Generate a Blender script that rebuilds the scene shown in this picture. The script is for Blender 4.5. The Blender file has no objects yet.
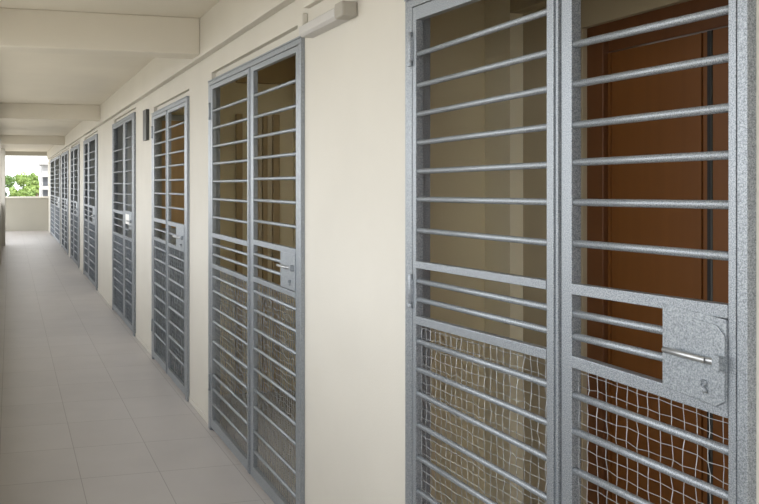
import bpy, bmesh, math, random
from mathutils import Vector, Matrix
R = random.Random(7)
C = bpy.context.scene.collection
scn = bpy.context.scene

# ------------------------------------------------------------------ survey of the place
F, PX, HZ, VX, EYE = 800.0, 215.0, 184.0, 10.0, 1.5     # focal length (px), principal column, horizon row, corridor vanishing column
A = math.atan((PX - VX) / F)
CA, SA = math.cos(A), math.sin(A)
D = 1.20                 # distance of the right-hand wall from the camera axis line
GF = D - 0.019           # plane of the gate fronts

def ray(px, py):
    X = (px - PX) / F
    return Vector((SA + X * CA, CA - X * SA, -(py - HZ) / F))
def on_plane(px, py, x):             # point on the plane X = x
    r = ray(px, py); t = x / r.x
    return Vector((x, r.y * t, EYE + r.z * t))
def s_at(px, x=GF): return on_plane(px, HZ, x).y
def z_of(px, py, x): return on_plane(px, py, x).z
def at_depth(px, py, dep):
    r = ray(px, py)
    return Vector((r.x * dep, r.y * dep, EYE + r.z * dep))

# ------------------------------------------------------------------ materials
def mat(name, col, rough=0.6, metal=0.0, var=0.0, scale=8.0, bump=0.0, bscale=60.0, spec=0.5, col2=None, detail=4.0):
    m = bpy.data.materials.new(name); m.use_nodes = True
    nt = m.node_tree; b = nt.nodes['Principled BSDF']
    b.inputs['Roughness'].default_value = rough
    b.inputs['Metallic'].default_value = metal
    b.inputs['Specular IOR Level'].default_value = spec
    tc = nt.nodes.new('ShaderNodeTexCoord')
    n = nt.nodes.new('ShaderNodeTexNoise'); n.inputs['Scale'].default_value = scale; n.inputs['Detail'].default_value = detail
    nt.links.new(tc.outputs['Object'], n.inputs['Vector'])
    r = nt.nodes.new('ShaderNodeValToRGB')
    r.color_ramp.elements[0].position = 0.3; r.color_ramp.elements[1].position = 0.7
    c2 = col2 if col2 else tuple(c * (1 + var) for c in col)
    c1 = tuple(c * (1 - var) for c in col) if not col2 else col
    r.color_ramp.elements[0].color = (*c1, 1); r.color_ramp.elements[1].color = (*c2, 1)
    nt.links.new(n.outputs['Fac'], r.inputs['Fac']); nt.links.new(r.outputs['Color'], b.inputs['Base Color'])
    if bump:
        n2 = nt.nodes.new('ShaderNodeTexNoise'); n2.inputs['Scale'].default_value = bscale; n2.inputs['Detail'].default_value = 3
        nt.links.new(tc.outputs['Object'], n2.inputs['Vector'])
        bp = nt.nodes.new('ShaderNodeBump'); bp.inputs['Strength'].default_value = bump; bp.inputs['Distance'].default_value = 0.002
        nt.links.new(n2.outputs['Fac'], bp.inputs['Height']); nt.links.new(bp.outputs['Normal'], b.inputs['Normal'])
    return m

WALL = mat('cream_paint', (0.59, 0.563, 0.505), 0.75, var=0.025, scale=2.5, bump=0.25, bscale=140)
CEIL = mat('ceiling_paint', (0.68, 0.635, 0.55), 0.8, var=0.03, scale=1.6, bump=0.2, bscale=120)
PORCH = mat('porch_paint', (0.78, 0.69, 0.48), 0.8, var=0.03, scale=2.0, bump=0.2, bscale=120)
PORCH_LIT = mat('porch_painted_light', (0.86, 0.79, 0.60), 0.8, var=0.02, scale=2.0)  # porch paint made paler: brighter light on the back strip put into colour
PORCH_SHADED = mat('porch_painted_shade', (0.46, 0.39, 0.265), 0.8, var=0.03, scale=2.0, bump=0.2, bscale=120)  # porch paint darkened: weaker light around recess and door put into colour
PARA = mat('parapet_paint', (0.60, 0.56, 0.45), 0.8, var=0.03, scale=2.0, bump=0.2, bscale=90)
CAP = mat('parapet_cap_paint', (0.78, 0.75, 0.68), 0.7, var=0.02)
STEEL = mat('galvanised_steel', (0.15, 0.168, 0.186), 0.42, metal=0.5, scale=420, detail=2, col2=(0.42, 0.45, 0.485), bump=0.12, bscale=300)
PLATE = mat('galvanised_plate', (0.17, 0.19, 0.21), 0.42, metal=0.5, scale=330, detail=3, col2=(0.41, 0.44, 0.47), bump=0.15, bscale=260)
STEEL_FAR = mat('weathered_galvanised_steel', (0.17, 0.188, 0.205), 0.5, metal=0.35, scale=90, detail=2, col2=(0.29, 0.31, 0.335))
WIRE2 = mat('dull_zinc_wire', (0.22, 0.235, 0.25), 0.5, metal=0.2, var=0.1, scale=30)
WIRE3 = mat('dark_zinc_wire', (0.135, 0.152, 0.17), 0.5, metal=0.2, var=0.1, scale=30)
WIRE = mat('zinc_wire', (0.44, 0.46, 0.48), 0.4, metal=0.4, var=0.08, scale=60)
CHROME = mat('worn_bright_steel', (0.45, 0.46, 0.47), 0.38, metal=0.85, var=0.06, scale=90)
DARKM = mat('dark_metal', (0.055, 0.057, 0.05), 0.5, metal=0.0, var=0.1)
BLACK = mat('black_gap_shade', (0.012, 0.012, 0.013), 0.6, var=0.1)
GREYP = mat('grey_plastic', (0.27, 0.27, 0.24), 0.6, var=0.05)
LAMPW = mat('off_white_plastic', (0.50, 0.485, 0.47), 0.45, var=0.02)
LAMPC = mat('aged_plastic_cap', (0.36, 0.335, 0.29), 0.5, var=0.03)
WHITE = mat('white_paper', (0.80, 0.79, 0.76), 0.7, var=0.03)

def wood(name, c1, c2):
    m = bpy.data.materials.new(name); m.use_nodes = True
    nt = m.node_tree; b = nt.nodes['Principled BSDF']; b.inputs['Roughness'].default_value = 0.45
    tc = nt.nodes.new('ShaderNodeTexCoord'); mp = nt.nodes.new('ShaderNodeMapping')
    mp.inputs['Scale'].default_value = (30, 30, 1.4)
    n = nt.nodes.new('ShaderNodeTexNoise'); n.inputs['Scale'].default_value = 1.0; n.inputs['Detail'].default_value = 5
    r = nt.nodes.new('ShaderNodeValToRGB'); r.color_ramp.elements[0].position = 0.25; r.color_ramp.elements[1].position = 0.75
    r.color_ramp.elements[0].color = (*c1, 1); r.color_ramp.elements[1].color = (*c2, 1)
    nt.links.new(tc.outputs['Object'], mp.inputs['Vector']); nt.links.new(mp.outputs['Vector'], n.inputs['Vector'])
    nt.links.new(n.outputs['Fac'], r.inputs['Fac']); nt.links.new(r.outputs['Color'], b.inputs['Base Color'])
    return m
DOOR = wood('orange_brown_door', (0.150, 0.052, 0.009), (0.180, 0.064, 0.012))
DFRAME = wood('brown_door_frame', (0.120, 0.043, 0.012), (0.145, 0.053, 0.016))
TAN = wood('tan_wood_panel', (0.33, 0.21, 0.095), (0.40, 0.26, 0.12))
BOX = mat('brown_cardboard', (0.30, 0.21, 0.12), 0.8, var=0.06, scale=5)

def floor_mat():
    m = bpy.data.materials.new('grey_floor_tile'); m.use_nodes = True
    nt = m.node_tree; b = nt.nodes['Principled BSDF']
    tc = nt.nodes.new('ShaderNodeTexCoord'); mp = nt.nodes.new('ShaderNodeMapping')
    mp.inputs['Location'].default_value = (-0.35 + 0.405 * 10, -4.115 + 0.489 * 30, 0)
    br = nt.nodes.new('ShaderNodeTexBrick'); br.offset = 0.0; br.squash = 1.0
    br.inputs['Scale'].default_value = 1.0
    br.inputs['Brick Width'].default_value = 0.405; br.inputs['Row Height'].default_value = 0.489
    br.inputs['Mortar Size'].default_value = 0.0022; br.inputs['Mortar Smooth'].default_value = 0.1
    br.inputs['Color1'].default_value = (0.42, 0.395, 0.38, 1); br.inputs['Color2'].default_value = (0.44, 0.415, 0.40, 1)
    br.inputs['Mortar'].default_value = (0.27, 0.25, 0.235, 1)
    nt.links.new(tc.outputs['Object'], mp.inputs['Vector']); nt.links.new(mp.outputs['Vector'], br.inputs['Vector'])
    n = nt.nodes.new('ShaderNodeTexNoise'); n.inputs['Scale'].default_value = 3.0; n.inputs['Detail'].default_value = 6
    nt.links.new(tc.outputs['Object'], n.inputs['Vector'])
    mr = nt.nodes.new('ShaderNodeMapRange'); mr.inputs['To Min'].default_value = 0.88; mr.inputs['To Max'].default_value = 1.1
    nt.links.new(n.outputs['Fac'], mr.inputs['Value'])
    mx = nt.nodes.new('ShaderNodeVectorMath'); mx.operation = 'SCALE'
    nt.links.new(br.outputs['Color'], mx.inputs[0]); nt.links.new(mr.outputs['Result'], mx.inputs['Scale'])
    nt.links.new(mx.outputs['Vector'], b.inputs['Base Color'])
    b.inputs['Roughness'].default_value = 0.42
    return m
FLOOR = floor_mat()

def leaf_mat(name, c1, c2):
    m = bpy.data.materials.new(name); m.use_nodes = True
    nt = m.node_tree; b = nt.nodes['Principled BSDF']; b.inputs['Roughness'].default_value = 0.55
    tc = nt.nodes.new('ShaderNodeTexCoord'); n = nt.nodes.new('ShaderNodeTexNoise'); n.inputs['Scale'].default_value = 1.5
    r = nt.nodes.new('ShaderNodeValToRGB'); r.color_ramp.elements[0].position = 0.35; r.color_ramp.elements[1].position = 0.65
    r.color_ramp.elements[0].color = (*c1, 1); r.color_ramp.elements[1].color = (*c2, 1)
    nt.links.new(tc.outputs['Object'], n.inputs['Vector']); nt.links.new(n.outputs['Fac'], r.inputs['Fac'])
    nt.links.new(r.outputs['Color'], b.inputs['Base Color'])
    tr = nt.nodes.new('ShaderNodeBsdfTranslucent'); nt.links.new(r.outputs['Color'], tr.inputs['Color'])
    mix = nt.nodes.new('ShaderNodeMixShader'); mix.inputs['Fac'].default_value = 0.35
    out = nt.nodes['Material Output']
    nt.links.new(b.outputs['BSDF'], mix.inputs[1]); nt.links.new(tr.outputs['BSDF'], mix.inputs[2]); nt.links.new(mix.outputs['Shader'], out.inputs['Surface'])
    return m
LEAF = leaf_mat('bright_leaf', (0.13, 0.215, 0.05), (0.27, 0.37, 0.11))
LEAFD = leaf_mat('deep_leaf', (0.06, 0.125, 0.035), (0.14, 0.23, 0.06))
BARK = mat('bark', (0.16, 0.12, 0.085), 0.9, var=0.2, scale=12)
GRASS = mat('distant_ground', (0.27, 0.255, 0.22), 0.9, var=0.2, scale=0.2)
BLD = mat('block_render', (0.30, 0.30, 0.305), 0.8, var=0.04, scale=0.2)
BLDG = mat('block_glass', (0.05, 0.055, 0.065), 0.3, var=0.2, scale=0.3)

# ------------------------------------------------------------------ mesh helpers
def box(bm, x0, x1, y0, y1, z0, z1):
    if x0 > x1: x0, x1 = x1, x0
    if y0 > y1: y0, y1 = y1, y0
    v = [bm.verts.new(p) for p in ((x0,y0,z0),(x1,y0,z0),(x1,y1,z0),(x0,y1,z0),(x0,y0,z1),(x1,y0,z1),(x1,y1,z1),(x0,y1,z1))]
    for f in ((0,3,2,1),(4,5,6,7),(0,1,5,4),(1,2,6,5),(2,3,7,6),(3,0,4,7)): bm.faces.new([v[i] for i in f])
def rail(bm, ya, za0, za1, yb, zb0, zb1, x0, x1):      # a flat bar along the gate whose ends may sit at slightly different heights
    q = [(ya,za0),(yb,zb0),(yb,zb1),(ya,za1)]
    a = [bm.verts.new((x0,y,z)) for y,z in q]; b = [bm.verts.new((x1,y,z)) for y,z in q]
    bm.faces.new(a); bm.faces.new(b[::-1])
    for i in range(4): bm.faces.new((a[i], b[i], b[(i+1)%4], a[(i+1)%4]))
def rod(bm, p, q, r, n=12, caps=True):
    p, q = Vector(p), Vector(q); d = (q - p).normalized()
    u = d.orthogonal().normalized(); w = d.cross(u)
    ra = [bm.verts.new(p + (u*math.cos(2*math.pi*i/n) + w*math.sin(2*math.pi*i/n))*r) for i in range(n)]
    rb = [bm.verts.new(q + (u*math.cos(2*math.pi*i/n) + w*math.sin(2*math.pi*i/n))*r) for i in range(n)]
    for i in range(n):
        f = bm.faces.new((ra[i], ra[(i+1)%n], rb[(i+1)%n], rb[i])); f.smooth = n > 6
    if caps: bm.faces.new(ra[::-1]); bm.faces.new(rb)
def poly_tube(bm, pts, r, n=3):
    prev = None
    for k, p in enumerate(pts):
        p = Vector(p)
        d = (Vector(pts[min(k+1, len(pts)-1)]) - Vector(pts[max(k-1, 0)])).normalized()
        u = Vector((1, 0, 0)); u = (u - d * u.dot(d)).normalized(); w = d.cross(u)
        ring = [bm.verts.new(p + (u*math.cos(2*math.pi*i/n) + w*math.sin(2*math.pi*i/n))*r) for i in range(n)]
        if prev:
            for i in range(n): bm.faces.new((prev[i], prev[(i+1)%n], ring[(i+1)%n], ring[i]))
        prev = ring
def prism(bm, poly, x0, x1):                            # polygon in (y, z) pushed along x
    a = [bm.verts.new((x0,y,z)) for y,z in poly]; b = [bm.verts.new((x1,y,z)) for y,z in poly]
    bm.faces.new(a); bm.faces.new(b[::-1]); n = len(poly)
    for i in range(n): bm.faces.new((a[i], b[i], b[(i+1)%n], a[(i+1)%n]))

def obj(name, bm, m, parent=None, bevel=0.0):
    bmesh.ops.recalc_face_normals(bm, faces=bm.faces)
    root = parent
    off = Vector((0,0,0))
    while root is not None:
        off += root.location; root = root.parent
    if parent is None:                                   # origin to the foot of the thing
        xs = [v.co.x for v in bm.verts]; ys = [v.co.y for v in bm.verts]; zs = [v.co.z for v in bm.verts]
        loc = Vector(((min(xs)+max(xs))/2, (min(ys)+max(ys))/2, min(zs)))
        off = loc
    bmesh.ops.translate(bm, vec=-off, verts=bm.verts)
    me = bpy.data.meshes.new(name); bm.to_mesh(me); bm.free(); me.materials.append(m)
    o = bpy.data.objects.new(name, me); C.objects.link(o)
    if parent is not None: o.parent = parent
    else: o.location = off
    if bevel:
        md = o.modifiers.new('bevel', 'BEVEL'); md.width = bevel; md.segments = 2; md.limit_method = 'ANGLE'
    return o
def struct(name, bm, m, parent=None, bevel=0.0):
    bmesh.ops.recalc_face_normals(bm, faces=bm.faces)
    me = bpy.data.meshes.new(name); bm.to_mesh(me); bm.free(); me.materials.append(m)
    o = bpy.data.objects.new(name, me); C.objects.link(o); o.parent = parent
    o['kind'] = 'structure'
    if bevel:
        md = o.modifiers.new('bevel', 'BEVEL'); md.width = bevel; md.segments = 2; md.limit_method = 'ANGLE'
    return o
def thing(name, label, cat, loc, group=None):
    o = bpy.data.objects.new(name, None); C.objects.link(o); o.location = loc; o.empty_display_size = 0.1
    return tag(o, label, cat, group)
def tag(o, label, cat, group=None):
    o['label'] = label; o['category'] = cat
    if group: o['group'] = group
    return o
B = bmesh.new

# ------------------------------------------------------------------ gate survey: image columns of the frame and leaf edges
GATES = [
 dict(L=405, fl=412, a=415.5, b=546, c=560, d=571, e=727.5, f=735.5, R=747),
 dict(L=208.2, fl=210.2, a=212.0, b=247, c=250, d=253, e=295.5, f=297.8, R=300.6),
 dict(L=151.5, fl=152.5, a=153.8, b=165.7, c=166.9, d=168, e=184.2, f=185.3, R=186.8),
 dict(L=112, fl=112.4, a=113.2, b=123, c=124, d=125, e=131.8, f=132.8, R=134),
 dict(L=83.3, fl=83.6, a=84.3, b=87.6, c=88.3, d=89, e=94.9, f=95.6, R=96.6),
 dict(L=70.2, fl=70.4, a=70.8, b=73, c=73.5, d=74, e=77.6, f=78.1, R=78.7),
 dict(L=61.2, fl=61.35, a=61.7, b=63.9, c=64.3, d=64.7, e=67, f=67.3, R=67.7),
 dict(L=50.2, fl=50.3, a=50.6, b=54.3, c=54.7, d=55.1, e=59.3, f=59.55, R=59.9),
]
for g in GATES:
    for k in list(g): g['s' + k] = s_at(g[k])
ZTOP = [None, 2.125, 2.10, 2.20, 2.20, 2.20, 2.20, 2.20]

S_END = 26.3
CEIL_Z, BEAM_Z, LEDGE_Z = 2.54, 2.35, 2.295
XL = -0.24               # inner face of the outer parapet
Y0 = -4.0

# ------------------------------------------------------------------ the setting
b = B(); box(b, -0.45, D + 0.01, Y0, S_END + 0.3, -0.15, 0.0); struct('floor', b, FLOOR)
b = B(); box(b, -0.45, D + 0.2, Y0, S_END + 0.3, CEIL_Z, CEIL_Z + 0.15); struct('ceiling', b, CEIL)

# right wall: piers between the gates, lintels set back a little above each gate
b = B()
WT = 0.045
prev = Y0
for i, g in enumerate(GATES):
    lo, hi = g['sR'] - 0.0, g['sL'] + 0.0
    box(b, D, D + WT, prev, lo + 0.012, 0, CEIL_Z)                      # pier
    zt = z_of(405, 2, GF) - 0.03 if i == 0 else ZTOP[i]
    box(b, D + 0.03, D + WT, lo + 0.012, hi - 0.012, zt - (0.012 if i == 0 else 0.03), zt + 0.06)   # recessed lintel strip
    box(b, D, D + WT, lo + 0.012, hi - 0.012, zt + 0.06, CEIL_Z)
    prev = hi - 0.012
box(b, D, D + WT, prev, S_END + 0.3, 0, CEIL_Z)
struct('wall_right', b, WALL)
# downstand along the wall head (its underside reads as the long dark line)
b = B(); box(b, D - 0.048, D, Y0, S_END, LEDGE_Z, CEIL_Z); struct('trim_1', b, WALL, bevel=0.004)
# projecting pier beyond the fourth gate
# low plaster kerb at the wall foot
b = B()
prev = Y0
for g in GATES:
    box(b, D - 0.006, D, prev, g['sR'] - 0.004, 0, 0.035); prev = g['sL'] + 0.004
box(b, D - 0.006, D, prev, S_END, 0, 0.035)
struct('baseboard_right', b, WALL, bevel=0.003)
# cross beams
for k, (s, zbm) in enumerate(((-0.9, 2.31), (4.88, 2.312), (10.6, 2.34), (17.6, 2.35))):
    b = B(); box(b, -0.42, D - 0.048, s, s + 0.2, zbm, CEIL_Z); struct('trim_%d' % (k + 2), b, CEIL, bevel=0.006)
# edge beam over the open side
b = B(); box(b, -0.42, XL, Y0, S_END, BEAM_Z - 0.02, CEIL_Z); struct('trim_7', b, CEIL, bevel=0.006)
# open side: parapet with cap
b = B(); box(b, XL - 0.14, XL, Y0, 20.1, 0, 0.98); struct('wall_left', b, PARA)
b = B(); box(b, XL - 0.17, XL + 0.02, Y0, 20.1, 0.98, 1.03); struct('trim_8', b, CAP, bevel=0.006)
# end: parapet, cap, lintel
b = B(); box(b, XL, D, S_END, S_END + 0.14, 0, 1.05); box(b, XL - 0.14, D + 0.2, S_END, S_END + 0.14, 2.40, CEIL_Z); struct('wall_end', b, mat('end_wall_paint', (0.40, 0.38, 0.325), 0.8, var=0.03, scale=2.0))
b = B(); box(b, XL, D, S_END - 0.03, S_END + 0.17, 1.05, 1.10); struct('trim_9', b, CAP, bevel=0.006)
# columns on the open side
for k, (s, xf) in enumerate(((-4.8, -0.18), (5.2, -0.18), (10.4, -0.17), (15.4, -0.16), (20.0, -0.11), (S_END - 0.02, -0.17))):
    b = B(); box(b, -0.42, xf, s, s + 0.28, 0, BEAM_Z)
    struct('trim_%d' % (k + 10), b, WALL, bevel=0.008)

rl_root = thing('railing', 'pale metal railing on the open left side just before the end parapet', 'railing', (XL, 22.7, 0))
b = B(); box(b, XL - 0.025, XL + 0.025, 20.27, S_END, 1.0, 1.05); box(b, XL - 0.015, XL + 0.015, 20.27, S_END, 0.08, 0.11); obj('rail', b, CAP, rl_root)
for k in range(12):
    b = B(); rod(b, (XL, 20.5 + k * 0.4, 0.0), (XL, 20.5 + k * 0.4, 1.0), 0.012, 8); obj('baluster', b, CAP, rl_root)

# ------------------------------------------------------------------ porches behind the gates
def porch(i, g, s_end, s_start, xb, side_mat=PORCH):
    b = B()
    box(b, D + WT, xb, s_end, s_end + 0.08, 0, CEIL_Z)                  # far side wall (faces the camera)
    box(b, D + WT, xb, s_start - 0.08, s_start, 0, CEIL_Z)              # near side wall
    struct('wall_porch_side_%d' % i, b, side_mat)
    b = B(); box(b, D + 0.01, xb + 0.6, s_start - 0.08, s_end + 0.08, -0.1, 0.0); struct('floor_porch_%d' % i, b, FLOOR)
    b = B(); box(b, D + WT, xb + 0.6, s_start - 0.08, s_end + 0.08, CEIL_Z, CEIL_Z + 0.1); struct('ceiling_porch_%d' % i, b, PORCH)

def s_of(px, x): return on_plane(px, HZ, x).y


# porch of the nearest gate, with its door in the back wall
g = GATES[0]
xb = 1.775
s_c = s_of(478, xb); s_o = s_of(510, xb)
s_near = 0.35
porch(1, g, s_c, s_near, xb)
xw = 1.83                                                               # plane inside the shallow recess
z_h = z_of(510, 13, xb)
s_d = s_of(581, xw); z_d = z_of(581, 28, xw)
b = B()
bl_ = B(); box(bl_, xb, xb + 0.3, s_o, s_c + 0.08, 0, CEIL_Z); struct('wall_porch_back_0', bl_, PORCH_LIT)   # back wall strip left of the recess
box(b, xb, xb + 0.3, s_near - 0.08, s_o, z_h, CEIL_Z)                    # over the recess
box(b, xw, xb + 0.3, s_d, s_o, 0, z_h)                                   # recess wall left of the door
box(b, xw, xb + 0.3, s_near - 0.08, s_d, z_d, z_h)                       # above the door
struct('wall_porch_back_1', b, PORCH_SHADED)
xdf = xw + 0.022
s_f = s_d
z_f = z_of(593, 40, xdf)
b = B()
box(b, xw + 0.005, xdf, s_d - 0.002, s_f, 0, z_d)                           # narrow painted reveal
struct('trim_20', b, PORCH_SHADED)
door = bpy.data.objects.new('door_1', None); C.objects.link(door); door['kind'] = 'structure'
b = B()
s1 = s_of(603, xdf); 
box(b, xdf, xdf + 0.06, s1, s_f + 0.002, 0, z_f)
box(b, xdf, xdf + 0.06, s_near - 0.06, s_f, z_f - 0.0, z_d)
box(b, xdf + 0.02, xdf + 0.06, s_near - 0.06, s1, z_f - 0.045, z_f)
struct('door_frame', b, DFRAME, door, bevel=0.003)
xp = xdf + 0.022
sa, sb_ = s_of(604.5, xp), s_of(709.5, xp)
b = B(); box(b, xp, xp + 0.04, sb_, sa, 0.01, z_f - 0.05); struct('door_panel', b, DOOR, door)
b = B(); box(b, xp - 0.006, xp + 0.002, s_of(612, xp), s_of(609.5, xp), 0.01, z_f - 0.05)
box(b, xp - 0.006, xp + 0.002, s_of(703, xp), s_of(701, xp), 0.01, z_f - 0.05)
struct('door_bead', b, DOOR, door)
b = B(); box(b, xp - 0.008, xp + 0.04, s_of(714, xp), sb_, 0.01, z_f - 0.05); struct('door_gap_shade', b, BLACK, door)  # solid black strip, painted shade of the gap beside the door
b = B(); rod(b, (xp - 0.006, s_of(712, xp - 0.006), 0.05), (xp - 0.006, s_of(712, xp - 0.006), z_f - 0.05), 0.003); struct('door_edge_strip', b, DARKM, door)
b = B(); box(b, xp - 0.006, xp + 0.04, s_near - 0.05, s_of(714.2, xp), 0.01, z_f - 0.05); struct('side_panel', b, DOOR, door)

# the other porches: plain beige recesses
def back_wall(i, g, s_end, s_start, xb, m=PORCH):
    b = B(); box(b, xb, xb + 0.1, s_start - 0.08, s_end + 0.08, 0, CEIL_Z); struct('wall_porch_back_%d' % i, b, m)
g = GATES[1]
xb2 = 2.0
se2 = s_of(275, 1.86)
porch(2, g, se2, g['sR'] - 0.35, xb2); back_wall(2, g, se2, g['sR'] - 0.35, xb2)
def px_on_side(px, s):      # X of the point of the wall at Y = s seen at column px
    r = ray(px, HZ); return r.x * s / r.y
STRIP = mat('ochre_brown_paint', (0.44, 0.335, 0.19), 0.7, var=0.04)
b = B()
for p0, p1, dep in ((235.5, 241.5, 0.03), (252, 257.5, 0.03), (262, 266.5, 0.03), (272, 278.5, 0.03)):
    box(b, px_on_side(p0, se2), px_on_side(p1, se2), se2 - dep, se2 + 0.01, 0, 2.0)
struct('trim_21', b, STRIP, bevel=0.003)
rz = ray(264, 84); zh = EYE + rz.z * se2 / rz.y
b = B(); box(b, px_on_side(235.5, se2), 2.0, se2 - 0.05, se2 + 0.01, zh, CEIL_Z); struct('trim_22', b, STRIP, bevel=0.003)
# porch of the third gate: a tan wooden panel fills the far side
g = GATES[2]
se3 = g['sL'] + 0.06
ss3 = max(g['sR'] - 0.02, se2 + 0.17)
porch(3, g, se3, ss3, 2.0); back_wall(3, g, se3, ss3, 2.0)
dr = bpy.data.objects.new('door_2', None); C.objects.link(dr); dr['kind'] = 'structure'
xa, xz = px_on_side(160.5, se3), 1.95
b = B(); box(b, xa, xz, se3 - 0.045, se3, 1.12, 2.05); struct('door_panel', b, TAN, dr, bevel=0.003)
b = B(); box(b, xa, xz, se3 - 0.045, se3, 0.0, 1.115); struct('door_lower_panel', b, mat('grey_blue_panel', (0.34, 0.36, 0.38), 0.6, var=0.05), dr, bevel=0.003)
b = B(); box(b, xa - 0.05, xa, se3 - 0.06, se3, 0.0, 2.10); box(b, xa, xz, se3 - 0.06, se3, 2.05, 2.10); struct('door_frame', b, GREYP, dr, bevel=0.003)
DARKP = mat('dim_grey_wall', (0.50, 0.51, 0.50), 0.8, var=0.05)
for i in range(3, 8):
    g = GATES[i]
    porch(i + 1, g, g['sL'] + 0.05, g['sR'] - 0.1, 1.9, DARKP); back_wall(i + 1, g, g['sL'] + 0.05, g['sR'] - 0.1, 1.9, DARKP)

# ------------------------------------------------------------------ gates
def spread(z0, z1, n): return [z0 + (z1 - z0) * k / (n - 1) for k in range(n)] if n > 1 else [z0]

def wire_mesh(bm, ya, yb, z0a, z0b, z1a, z1b, x, pitch, r, seed, jit):
    # woven panel between y=ya (far) and y=yb (near); top edge z1a..z1b, bottom z0a..z0b
    rr = random.Random(seed)
    w = abs(ya - yb); n = max(3, round(w / pitch)); h = (z1a - z0a); m = max(3, round(h / pitch))
    P = [[None] * (m + 1) for _ in range(n + 1)]
    for i in range(n + 1):
        t = i / n; y = ya + (yb - ya) * t; zb = z0a + (z0b - z0a) * t; zt = z1a + (z1b - z1a) * t
        for j in range(m + 1):
            e = 0.25 if i in (0, n) or j in (0, m) else 1.0
            P[i][j] = Vector((x + rr.uniform(-1, 1) * 0.003 * e, y + rr.gauss(0, 1) * jit * pitch * 0.45 * e, zb + (zt - zb) * j / m + rr.gauss(0, 1) * jit * pitch * e))
    for i in range(n + 1): poly_tube(bm, P[i], r * 1.15, 4)
    for j in range(m + 1): poly_tube(bm, [P[i][j] for i in range(n + 1)], r * 0.9, 4)

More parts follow.
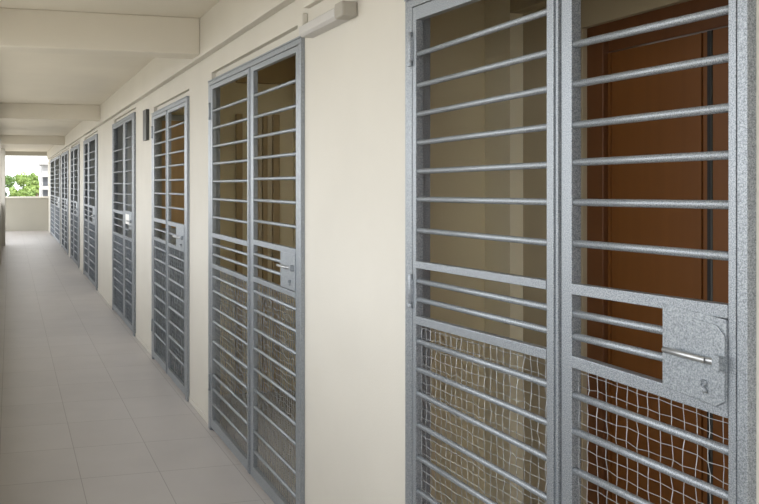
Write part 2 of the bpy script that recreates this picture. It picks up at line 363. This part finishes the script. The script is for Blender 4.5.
def make_gate(idx, label, zt_l, zt_r, steel, bars_l, bars_r, rails_l, rails_r, mesh_bars_l, mesh_bars_r, plate, zb=0.025,
              rod_r=0.0081, pitch=0.027, wire_r=0.0007, wires=True, jit=0.065, per_bar=True, rail_h=0.019, hinge=True, top_h=0.026):
    """every bar is ((z far end), (z near end)); a leaf is the part between its two stiles"""
    g = GATES[idx]
    root = thing('security_gate', label, 'gate', (GF + 0.02, (g['sL'] + g['sR']) / 2, 0.0), 'metal security gates along the corridor')
    x0 = GF
    zt = lambda y: zt_l + (zt_r - zt_l) * (g['sL'] - y) / (g['sL'] - g['sR'])
    # fixed frame: two jambs and the head
    fr = B()
    hh = 0.024
    box(fr, x0, D + 0.045, g['sfl'] + 0.003, g['sL'], 0.0, zt(g['sL']) - hh)
    box(fr, x0, D + 0.045, g['sR'], g['sf'] - 0.002, 0.0, zt(g['sR']) - hh)
    rail(fr, g['sL'], zt(g['sL']) - hh, zt(g['sL']), g['sR'], zt(g['sR']) - hh, zt(g['sR']), x0, D + 0.045)
    # small stop bead on the head and jambs
    rail(fr, g['sL'], zt(g['sL']) + 0.0005, zt(g['sL']) + 0.008, g['sR'], zt(g['sR']) + 0.0005, zt(g['sR']) + 0.008, x0 - 0.004, x0 + 0.03)
    obj('outer_frame', fr, steel, root, bevel=0.002)
    for side in ('far', 'near'):
        if side == 'far':  yo, yi, yj, yk = g['sfl'], g['sa'], g['sb'], g['sc'] + 0.002
        else:              yo, yi, yj, yk = g['sc'] - 0.002, g['sd'], g['se'], g['sf']
        bars, rails, mbars = (bars_l, rails_l, mesh_bars_l) if side == 'far' else (bars_r, rails_r, mesh_bars_r)
        lf = B(); x1 = x0 + 0.026
        ztop_o, ztop_k = zt(yo) - hh - 0.003, zt(yk) - hh - 0.003
        box(lf, x0 + 0.001, x1, yi, yo - 0.0005, zb, zt(yo) - hh - 0.003)
        box(lf, x0 + 0.001, x1, yk + 0.0005, yj, zb, zt(yk) - hh - 0.003)
        # raised lips on the meeting stiles
        if side == 'far' and idx < 3: box(lf, x0 - 0.004, x0 + 0.002, yj - (yj - yk) * 0.42, yj - (yj - yk) * 0.66, zb, zt(yk) - hh - 0.003)
        if side == 'far' and idx < 3: box(lf, x0 - 0.004, x0 + 0.002, yk + 0.0005, yk + (yj - yk) * 0.16, zb, zt(yk) - hh - 0.003)
        rail(lf, yi, ztop_o - top_h, ztop_o, yj, ztop_k - top_h, ztop_k, x0 + 0.001, x1)
        rail(lf, yi, zb, zb + 0.055, yj, zb, zb + 0.055, x0 + 0.001, x1)
        for (za, zb_, hgt) in rails:
            rail(lf, yi, za - hgt / 2, za + hgt / 2, yj, zb_ - hgt / 2, zb_ + hgt / 2, x0 - 0.001, x1 - 0.004)
        leaf = obj('leaf', lf, steel, root, bevel=0.0016)
        stop = None
        if side == 'near' and plate: stop = plate['yl']
        def one(bm, za, zc, full=True):
            ye, ze = yj, zc
            if stop is not None and not full:
                t = (yi - stop) / (yi - yj); ye = stop; ze = za + (zc - za) * t
            rod(bm, (x0 + 0.011, yi + 0.002, za), (x0 + 0.011, ye - 0.002, ze), rod_r)
        allb = [(za, zc, True) for za, zc in bars] + [(za, zc, True) for za, zc in mbars]
        if side == 'near': allb += [(za, zc, False) for za, zc in plate['bars']]
        for za, zc, full in allb:
            bm = B(); one(bm, za, zc, full); obj('bar', bm, steel, leaf)
        if wires:
            (ta, tc, th) = rails[-1]
            bm = B()
            wire_mesh(bm, yi, yj, zb + 0.05, zb + 0.05, ta, tc, x0 + 0.0205, pitch, wire_r, 31 * idx + (1 if side == 'far' else 2), jit)
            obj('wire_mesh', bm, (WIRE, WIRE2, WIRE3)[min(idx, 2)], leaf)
        if side == 'near' and plate:
            p = plate; yl, yr = p['yl'], p['yr']
            bm = B(); rail(bm, yl, p['bl'], p['tl'], yr, p['br'], p['tr'], x0 - 0.003, x0 + 0.018)
            obj('lock_plate', bm, PLATE, leaf, bevel=0.0015)
            H = p['tl'] - p['bl']; W = yl - yr
            # chamfered cover lapping the closing stile
            e = lambda t, q: (yl + (yr - yl) * t, (p['bl'] + (p['tl'] - p['bl']) * q) * (1 - t) + (p['br'] + (p['tr'] - p['br']) * q) * t)
            if p.get('cover', True):
                bm = B()
                prism(bm, [e(0.5, 0.02), e(0.88, 0.02), e(1.0, 0.10), e(1.0, 0.82), e(0.88, 0.92), e(0.5, 0.92)], x0 - 0.0062, x0 - 0.0032)
                obj('lock_cover', bm, PLATE, leaf, bevel=0.0008)
            hx = x0 - p.get('hd', 0.026)
            a, c = e(p.get('h0', 0.0), p.get('hz', 0.50)), e(p.get('h1', 0.72), p.get('hz1', 0.56))
            if 'hpx' in p:
                (u0, v0), (u1, v1) = p['hpx']; A0, A1 = on_plane(u0, v0, hx), on_plane(u1, v1, hx)
                a, c = (A0.y, A0.z), (A1.y, A1.z)
            bm = B()
            rod(bm, (hx, a[0], a[1]), (hx, c[0], c[1]), p.get('hr', 0.0055))
            q = (c[0] - 0.13 * W, c[1])
            rod(bm, (hx, c[0], c[1]), (x0 - 0.005, q[0], q[1]), p.get('hr', 0.0055))
            obj('bolt_handle', bm, CHROME, leaf)
            bm = B(); k = (c[0] - 0.16 * W, c[1]); w2 = W * 0.05
            box(bm, x0 - 0.02, x0 - 0.003, k[0] - w2, k[0] + w2, k[1] - H * 0.08, k[1] + H * 0.085)
            obj('bolt_keeper', bm, PLATE, leaf, bevel=0.001)
            bm = B(); k = e(0.70, 0.235)
            rod(bm, (x0 - 0.012, k[0], k[1]), (x0 - 0.003, k[0], k[1]), H * 0.04, 16)
            box(bm, x0 - 0.015, x0 - 0.011, k[0] - H * 0.012, k[0] + H * 0.012, k[1] - H * 0.035, k[1] + H * 0.035)
            k2 = e(0.74, 0.13)
            rod(bm, (x0 - 0.010, k[0], k[1] - H * 0.04), (x0 - 0.009, k2[0], k2[1]), H * 0.022, 8)
            obj('keyhole', bm, STEEL, leaf)
        if hinge and side == 'far' and idx < 3:
            for zc in (p_hinges[idx]):
                bm = B(); rod(bm, (x0 - 0.004, yo + 0.004, zc - 0.045), (x0 - 0.004, yo + 0.004, zc + 0.045), 0.0065)
                box(bm, x0 - 0.003, x0 + 0.001, yo - 0.006, yo + 0.022, zc - 0.042, zc + 0.03)
                rod(bm, (x0 - 0.004, yo + 0.004, zc - 0.058), (x0 - 0.004, yo + 0.004, zc - 0.045), 0.0085)
                obj('hinge', bm, steel, leaf, bevel=0.0008)
    return root

def zz(xy_pairs, xl, xr): return [(z_of(xl, a, GF), z_of(xr, c, GF)) for a, c in xy_pairs]
p_hinges = {0: (z_of(409, 48, GF), z_of(409, 288, GF), 0.35), 1: (1.95, 0.3), 2: (1.95, 0.3)}

# nearest gate
bl = zz([(53.5,10.7),(85,52),(114,88.6),(142.6,126.5),(171.4,164.8),(199.3,202),(230.5,243)], 417, 546)
rl = zz([(264.8,285),(320.5,354.5)], 417, 546); rl = [(rl[0][0], rl[0][1], 0.021), (rl[1][0], rl[1][1], 0.024)]
bl += zz([(281.5,308),(300,331)], 417, 546)
ml = zz([(342,385),(370,424),(394.5,460),(426,500),(459,541),(493,583),(527,626),(561,668),(595,711)], 417, 546)
br = zz([(43.8,8.3),(83.8,56.5),(124.8,107),(162.4,154.7),(202.4,204.9),(243.6,256.7)], 573, 728)
rr_ = zz([(289.3,312),(362,411)], 573, 728); rr_ = [(rr_[0][0], rr_[0][1], 0.0235), (rr_[1][0], rr_[1][1], 0.026)]
mr_ = zz([(396.3,453),(432.5,499),(472,547),(513,597),(556,648),(598,698),(640,748)], 573, 728)
pb = zz([(314.3,344.2),(337.2,374.5)], 573, 728)
plate1 = dict(yl=s_at(663.5), yr=s_at(727.3), tl=z_of(663.5, 303, GF), tr=z_of(727.3, 320, GF), bl=z_of(663.5, 386, GF), br=z_of(727.3, 411, GF), bars=pb,
              h0=0.0, hz=0.44, h1=0.68, hz1=0.575, hr=0.0058, hpx=((664, 349.5), (706, 360.5)), hd=0.016)
make_gate(0, 'nearest galvanised steel double gate with bolt and keyhole plate, in front of the orange-brown door', z_of(405, 2, GF), z_of(405, 2, GF) - 0.03,
          STEEL, bl, br, rl, rr_, ml, mr_, plate1, top_h=0.040)

# second gate
def lev(x, ys): return [(z_of(x, y, GF),) * 2 for y in ys]
def avg(xl, xr, pairs): return [((z_of(xl, a, GF) + z_of(xr, c, GF)) / 2,) * 2 for a, c in pairs]
b2l = avg(212.5, 247, [(111,97.9),(127.4,119.3),(146.2,140.2),(163.8,160.2),(182.1,180),(200,200.5),(218,221.7)])
r2l = [(*avg(212.5, 247, [(235.5,243.2)])[0], 0.026), (*avg(212.5, 247, [(267.5,277.5)])[0], 0.024)]
b2l += avg(212.5, 247, [(245.2,254.5),(255.5,266)])
m2l = avg(212.5, 247, [(277.3,292),(293,307.5),(309.5,328),(322.6,344.5),(343,368),(359.5,390)]) + lev(212.5, [376, 390, 405])
b2r = avg(253, 295, [(94.8,81),(116.2,106.7),(136.7,130),(157.9,154.3),(179,177.9),(201,201.7),(222.6,225)])
r2r = [(*avg(253, 295, [(244.5,249)])[0], 0.026), (*avg(253, 295, [(280,294)])[0], 0.024)]
m2r = avg(253, 295, [(293,308),(311,331),(331.5,352),(350.5,374)]) + lev(254, [370, 391, 408, 433, 453])
plate2 = dict(yl=s_at(281), yr=s_at(295.5), tl=z_of(281, 251, GF), tr=z_of(281, 251, GF), bl=z_of(281, 286, GF), br=z_of(281, 286, GF),
              bars=avg(253, 281, [(256,260),(267.5,273)]), h0=0.12, hz=0.62, h1=0.72, hz1=0.62, hr=0.006, cover=False)
make_gate(1, 'tall double security gate below the white batten light, second nearest along the corridor', ZTOP[1], ZTOP[1] - 0.01, STEEL, b2l, b2r, r2l, r2r, m2l, m2r, plate2, wire_r=0.0012, jit=0.16)

# third gate
b3l = avg(153.8, 166, [(133.7,127.5),(144.8,140.5),(156,153.8),(167.8,166.5),(180,180),(193,194),(206.3,208)])
r3l = [(*lev(154, [219.5])[0], 0.03), (*lev(154, [238.3])[0], 0.026)]
b3l += lev(154, [229])
m3l = lev(154, [247, 258.7, 270, 283, 296, 309, 322, 334])
b3r = avg(168, 184, [(128.5,121),(140.8,135.7),(153.5,150.3),(166,164.3),(180,179.8),(193.5,194.5),(207,210)])
r3r = [(*lev(168, [223])[0], 0.03), (*lev(168, [244.5])[0], 0.026)]
m3r = lev(168, [254.5, 266, 279, 292, 307, 321, 336, 350])
plate3 = dict(yl=s_at(176.5), yr=s_at(184.2), tl=z_of(176.5, 226, GF), tr=z_of(176.5, 226, GF), bl=z_of(176.5, 248, GF), br=z_of(176.5, 248, GF),
              bars=lev(168, [233.3]), h0=0.05, hz=0.55, h1=0.7, hz1=0.55, hr=0.008, cover=False)
make_gate(2, 'double security gate beside the narrow dark wall plate, with tan wooden panelling behind it', ZTOP[2], ZTOP[2], STEEL, b3l, b3r, r3l, r3r, m3l, m3r, plate3, pitch=0.028, wire_r=0.0022, jit=0.14)

# fourth gate
b4l = lev(113.2, [151.6,162,172.5,183.5,193.5,202])
r4l = [(*lev(113.2, [210.5])[0], 0.035), (*lev(113.2, [232.5])[0], 0.03)]
b4l += lev(113.2, [217.5, 224])
m4l = lev(113.2, [241,249,259,268,277,286])
b4r = avg(125, 132, [(139,135),(148.4,146),(160.6,158.5),(171.4,170.5),(183.5,184),(194,195),(204,206)])
r4r = [(*lev(125, [212])[0], 0.035), (*lev(125, [237.5])[0], 0.03)]
m4r = lev(125, [247,258,269,279,290,300])
plate4 = dict(yl=s_at(128.9), yr=s_at(131.8), tl=z_of(129, 214, GF), tr=z_of(129, 214, GF), bl=z_of(129, 229, GF), br=z_of(129, 229, GF),
              bars=lev(125, [221, 229]), h0=0.05, hz=0.55, h1=0.7, hz1=0.55, hr=0.008, cover=False)
g4 = make_gate(3, 'double security gate with a white paper notice pinned inside its right leaf', ZTOP[3], ZTOP[3], STEEL_FAR, b4l, b4r, r4l, r4r, m4l, m4r, plate4, pitch=0.04, wire_r=0.0036, jit=0.1, rail_h=0.03)
yy, z0 = s_at(128.2), z_of(127, 224, GF)
b = B(); box(b, GF - 0.004, GF - 0.002, s_at(129.3), s_at(125.8), z0, z_of(127, 214, GF))
tag(obj('paper_notice', b, WHITE), 'white paper notice fixed to the fourth gate from the near end', 'notice')

def far_gate(idx, label):
    zs = [1.98 - 0.115 * k for k in range(7)]
    bb = [(z, z) for z in zs]
    rails = [(1.16, 1.16, 0.035), (0.92, 0.92, 0.032)]
    bb += [(1.08, 1.08), (1.0, 1.0)]
    mm = [(0.80 - 0.115 * k,) * 2 for k in range(6)]
    g = GATES[idx]
    sd, se = g['sd'], g['se']
    pl = dict(yl=sd + (se - sd) * 0.66, yr=se, tl=1.15, tr=1.15, bl=0.93, br=0.93, bars=[], h0=0.1, hz=0.5, h1=0.7, hz1=0.5, hr=0.008, cover=False)
    make_gate(idx, label, ZTOP[idx], ZTOP[idx], STEEL_FAR, bb, bb, rails, rails, mm, mm, pl, pitch=0.06, wire_r=0.0055, rod_r=0.010, jit=0.08, rail_h=0.035, hinge=False)
far_gate(4, 'fifth security gate from the near end, next beyond the one with the paper notice')
far_gate(5, 'sixth security gate from the near end, between two bright strips of wall')
far_gate(6, 'seventh security gate from the near end, second nearest to the end parapet')
far_gate(7, 'farthest security gate, last in the row before the end parapet')

# ------------------------------------------------------------------ fittings on the wall
xl = D - 0.062
sA, sB = s_at(298.5, xl), s_at(342, xl)
zb_, zt_ = z_of(330, 21.5, xl), z_of(330, 7, xl)
lamp = thing('batten_light', 'off-white batten light fixed to the wall above the corner of the second gate', 'light', (D - 0.03, (sA + sB) / 2, zb_))
b = B(); prism_pts = [(xl, zb_ + 0.012), (xl + 0.012, zb_), (D + 0.003, zb_), (D + 0.003, zt_), (xl + 0.02, zt_), (xl, zt_ - 0.012)]
va = [b.verts.new((x, sA, z)) for x, z in prism_pts]; vb = [b.verts.new((x, sB + 0.07, z)) for x, z in prism_pts]
b.faces.new(va); b.faces.new(vb[::-1])
for i in range(6): b.faces.new((va[i], vb[i], vb[(i+1)%6], va[(i+1)%6]))
obj('diffuser', b, LAMPW, lamp, bevel=0.003)
b = B(); box(b, xl - 0.002, D, sB, sB + 0.07, zb_ - 0.001, zt_ + 0.002); obj('end_cap', b, LAMPC, lamp, bevel=0.008)
b = B(); sE = s_at(301, D - 0.02); box(b, D - 0.025, D, sE - 0.03, sE + 0.03, zt_ - 0.01, zt_ + 0.06); obj('cable_entry', b, WALL, lamp, bevel=0.004)
# trunking that runs on to the right at the lamp's head
zt0 = z_of(304, 12, D)
b = B(); box(b, D - 0.03, D, 0.0, s_at(303, D - 0.03), zt0, zt0 + 0.035)
tag(obj('cable_trunking', b, WALL, bevel=0.003), 'cream cable trunking running along the wall above the batten light', 'trunking')
# narrow dark plate between the third and fourth gates
b = B(); box(b, D - 0.03, D, s_at(149.3, D), s_at(146, D), z_of(147.5, 140.5, D), z_of(147.5, 110, D))
tag(obj('wall_plate', b, DARKM, bevel=0.003), 'narrow dark grey plate fixed upright on the wall left of the third gate', 'plate')

# ------------------------------------------------------------------ outside
GZ = -9.0
b = B(); box(b, -150, 220, -120, 320, GZ - 0.2, GZ); struct('ground', b, GRASS)

def tree(label, px, py_top, dep, rad, m, seed, n=4200, size=0.16, vs=2.6):
    rr = random.Random(seed)
    c = at_depth(px, py_top, dep)
    root = thing('tree', label, 'tree', (c.x, c.y, GZ), 'trees beyond the end parapet')
    H = c.z - rad * 0.9 * vs
    b = B()
    poly_tube(b, [(c.x, c.y, GZ), (c.x + 0.1, c.y, GZ + (H - GZ) * 0.5), (c.x, c.y + 0.1, H)], 0.22, 8)
    for k in range(7):
        a = rr.uniform(0, 6.28); poly_tube(b, [(c.x, c.y, GZ + (H - GZ) * 0.7), (c.x + math.cos(a) * rad * 0.7, c.y + math.sin(a) * rad * 0.7, H + rr.uniform(-0.3, 0.4) * rad)], 0.08, 6)
    obj('trunk', b, BARK, root)
    b = B()
    blobs = [(c.x, c.y, H, rad * 0.62)]
    for k in range(46):
        a, e = rr.uniform(0, 6.28), math.asin(rr.uniform(-0.7, 1.0)); q = rad * rr.uniform(0.55, 0.74)
        blobs.append((c.x + math.cos(a) * math.cos(e) * q, c.y + math.sin(a) * math.cos(e) * q, H + math.sin(e) * q * 0.95 * vs, rad * rr.uniform(0.17, 0.30)))
    for bx_, by_, bz_, br_ in blobs:
        cnt = int(n * (br_ / rad) ** 2 / 1.9)
        for _ in range(cnt):
            v = Vector((rr.gauss(0,1), rr.gauss(0,1), rr.gauss(0,1))).normalized()
            p = Vector((bx_, by_, bz_)) + v * br_ * rr.uniform(0.8, 1.08)
            nrm = (v + Vector((rr.gauss(0,.5), rr.gauss(0,.5), rr.gauss(0,.5) + 0.3))).normalized()
            u = nrm.orthogonal().normalized(); w = nrm.cross(u); t = rr.uniform(0, 6.28)
            u, w = u * math.cos(t) + w * math.sin(t), w * math.cos(t) - u * math.sin(t)
            L = size * rr.uniform(0.6, 1.2)
            q = [p - u * L * .5, p + w * L * .28, p + u * L * .5, p - w * L * .28]
            b.faces.new([b.verts.new(k) for k in q])
    o = obj('foliage', b, m, root)
tree('dark green tree at the left of the end opening', 9, 167, 58, 1.2, LEAFD, 3)
tree('bright green tree in the middle of the end opening, tallest of the four', 22, 165, 50, 0.95, LEAF, 11)
tree('light green tree at the right of the end opening, beside the pale block', 33.5, 170, 54, 0.50, LEAF, 23)
tree('low pale green tree in front of the taller trees, above the end parapet', 24, 184, 42, 0.60, LEAF, 37)

dep = 170
pa, pb_ = at_depth(42.3, 161, dep), at_depth(75, 150, dep)
blk = thing('apartment_block', 'distant pale apartment block right of the trees beyond the end parapet', 'building', (pa.x + 8, pa.y + 6, GZ))
b = B()
box(b, pa.x, pa.x + 16, pa.y, pa.y + 12, GZ, 5.6)
obj('wall', b, BLD, blk)
z = -7.0
while z < 3.5:
    b = B(); box(b, pa.x - 0.35, pa.x + 16.3, pa.y - 0.8, pa.y, z + 1.9, z + 2.6); obj('balcony_band', b, BLD, blk)
    for k in range(8):
        b = B(); box(b, pa.x + 0.15 + k * 2.0, pa.x + 1.95 + k * 2.0, pa.y - 0.05, pa.y + 0.1, z, z + 1.85); obj('window', b, BLDG, blk)
    z += 2.7
b = B(); box(b, pa.x - 0.5, pa.x + 16.5, pa.y - 1.0, pa.y + 12.3, 5.6, 6.1); obj('roof', b, BLD, blk)

# ------------------------------------------------------------------ light
w = bpy.data.worlds.new('sky'); scn.world = w; w.use_nodes = True
nt = w.node_tree; bg = nt.nodes['Background']
bg.inputs['Color'].default_value = (0.96, 0.98, 1.0, 1); bg.inputs['Strength'].default_value = 1.9
sun = bpy.data.lights.new('sun', 'SUN'); sun.energy = 4.0; sun.angle = math.radians(3); sun.color = (1.0, 0.95, 0.86)
so = bpy.data.objects.new('sun', sun); C.objects.link(so)
dirv = Vector((-0.28, 0.62, -0.85)).normalized()       # from behind the building towards the trees
so.rotation_euler = dirv.to_track_quat('-Z', 'Y').to_euler()

# ------------------------------------------------------------------ camera
cam = bpy.data.cameras.new('camera'); co = bpy.data.objects.new('camera', cam); C.objects.link(co)
co.location = (0, 0, EYE); co.rotation_euler = (math.radians(90), 0, -A)
cam.sensor_fit = 'HORIZONTAL'; cam.sensor_width = 36.0; cam.lens = F / 759 * 36
cam.shift_x = (379.5 - PX) / 759; cam.shift_y = -(252 - HZ) / 759
cam.clip_start = 0.01; cam.clip_end = 1000
scn.camera = co
scn.view_settings.view_transform = 'Standard'; scn.view_settings.look = 'None'
scn.view_settings.exposure = 0.88; scn.view_settings.gamma = 1.0
scn.view_settings.use_curve_mapping = False
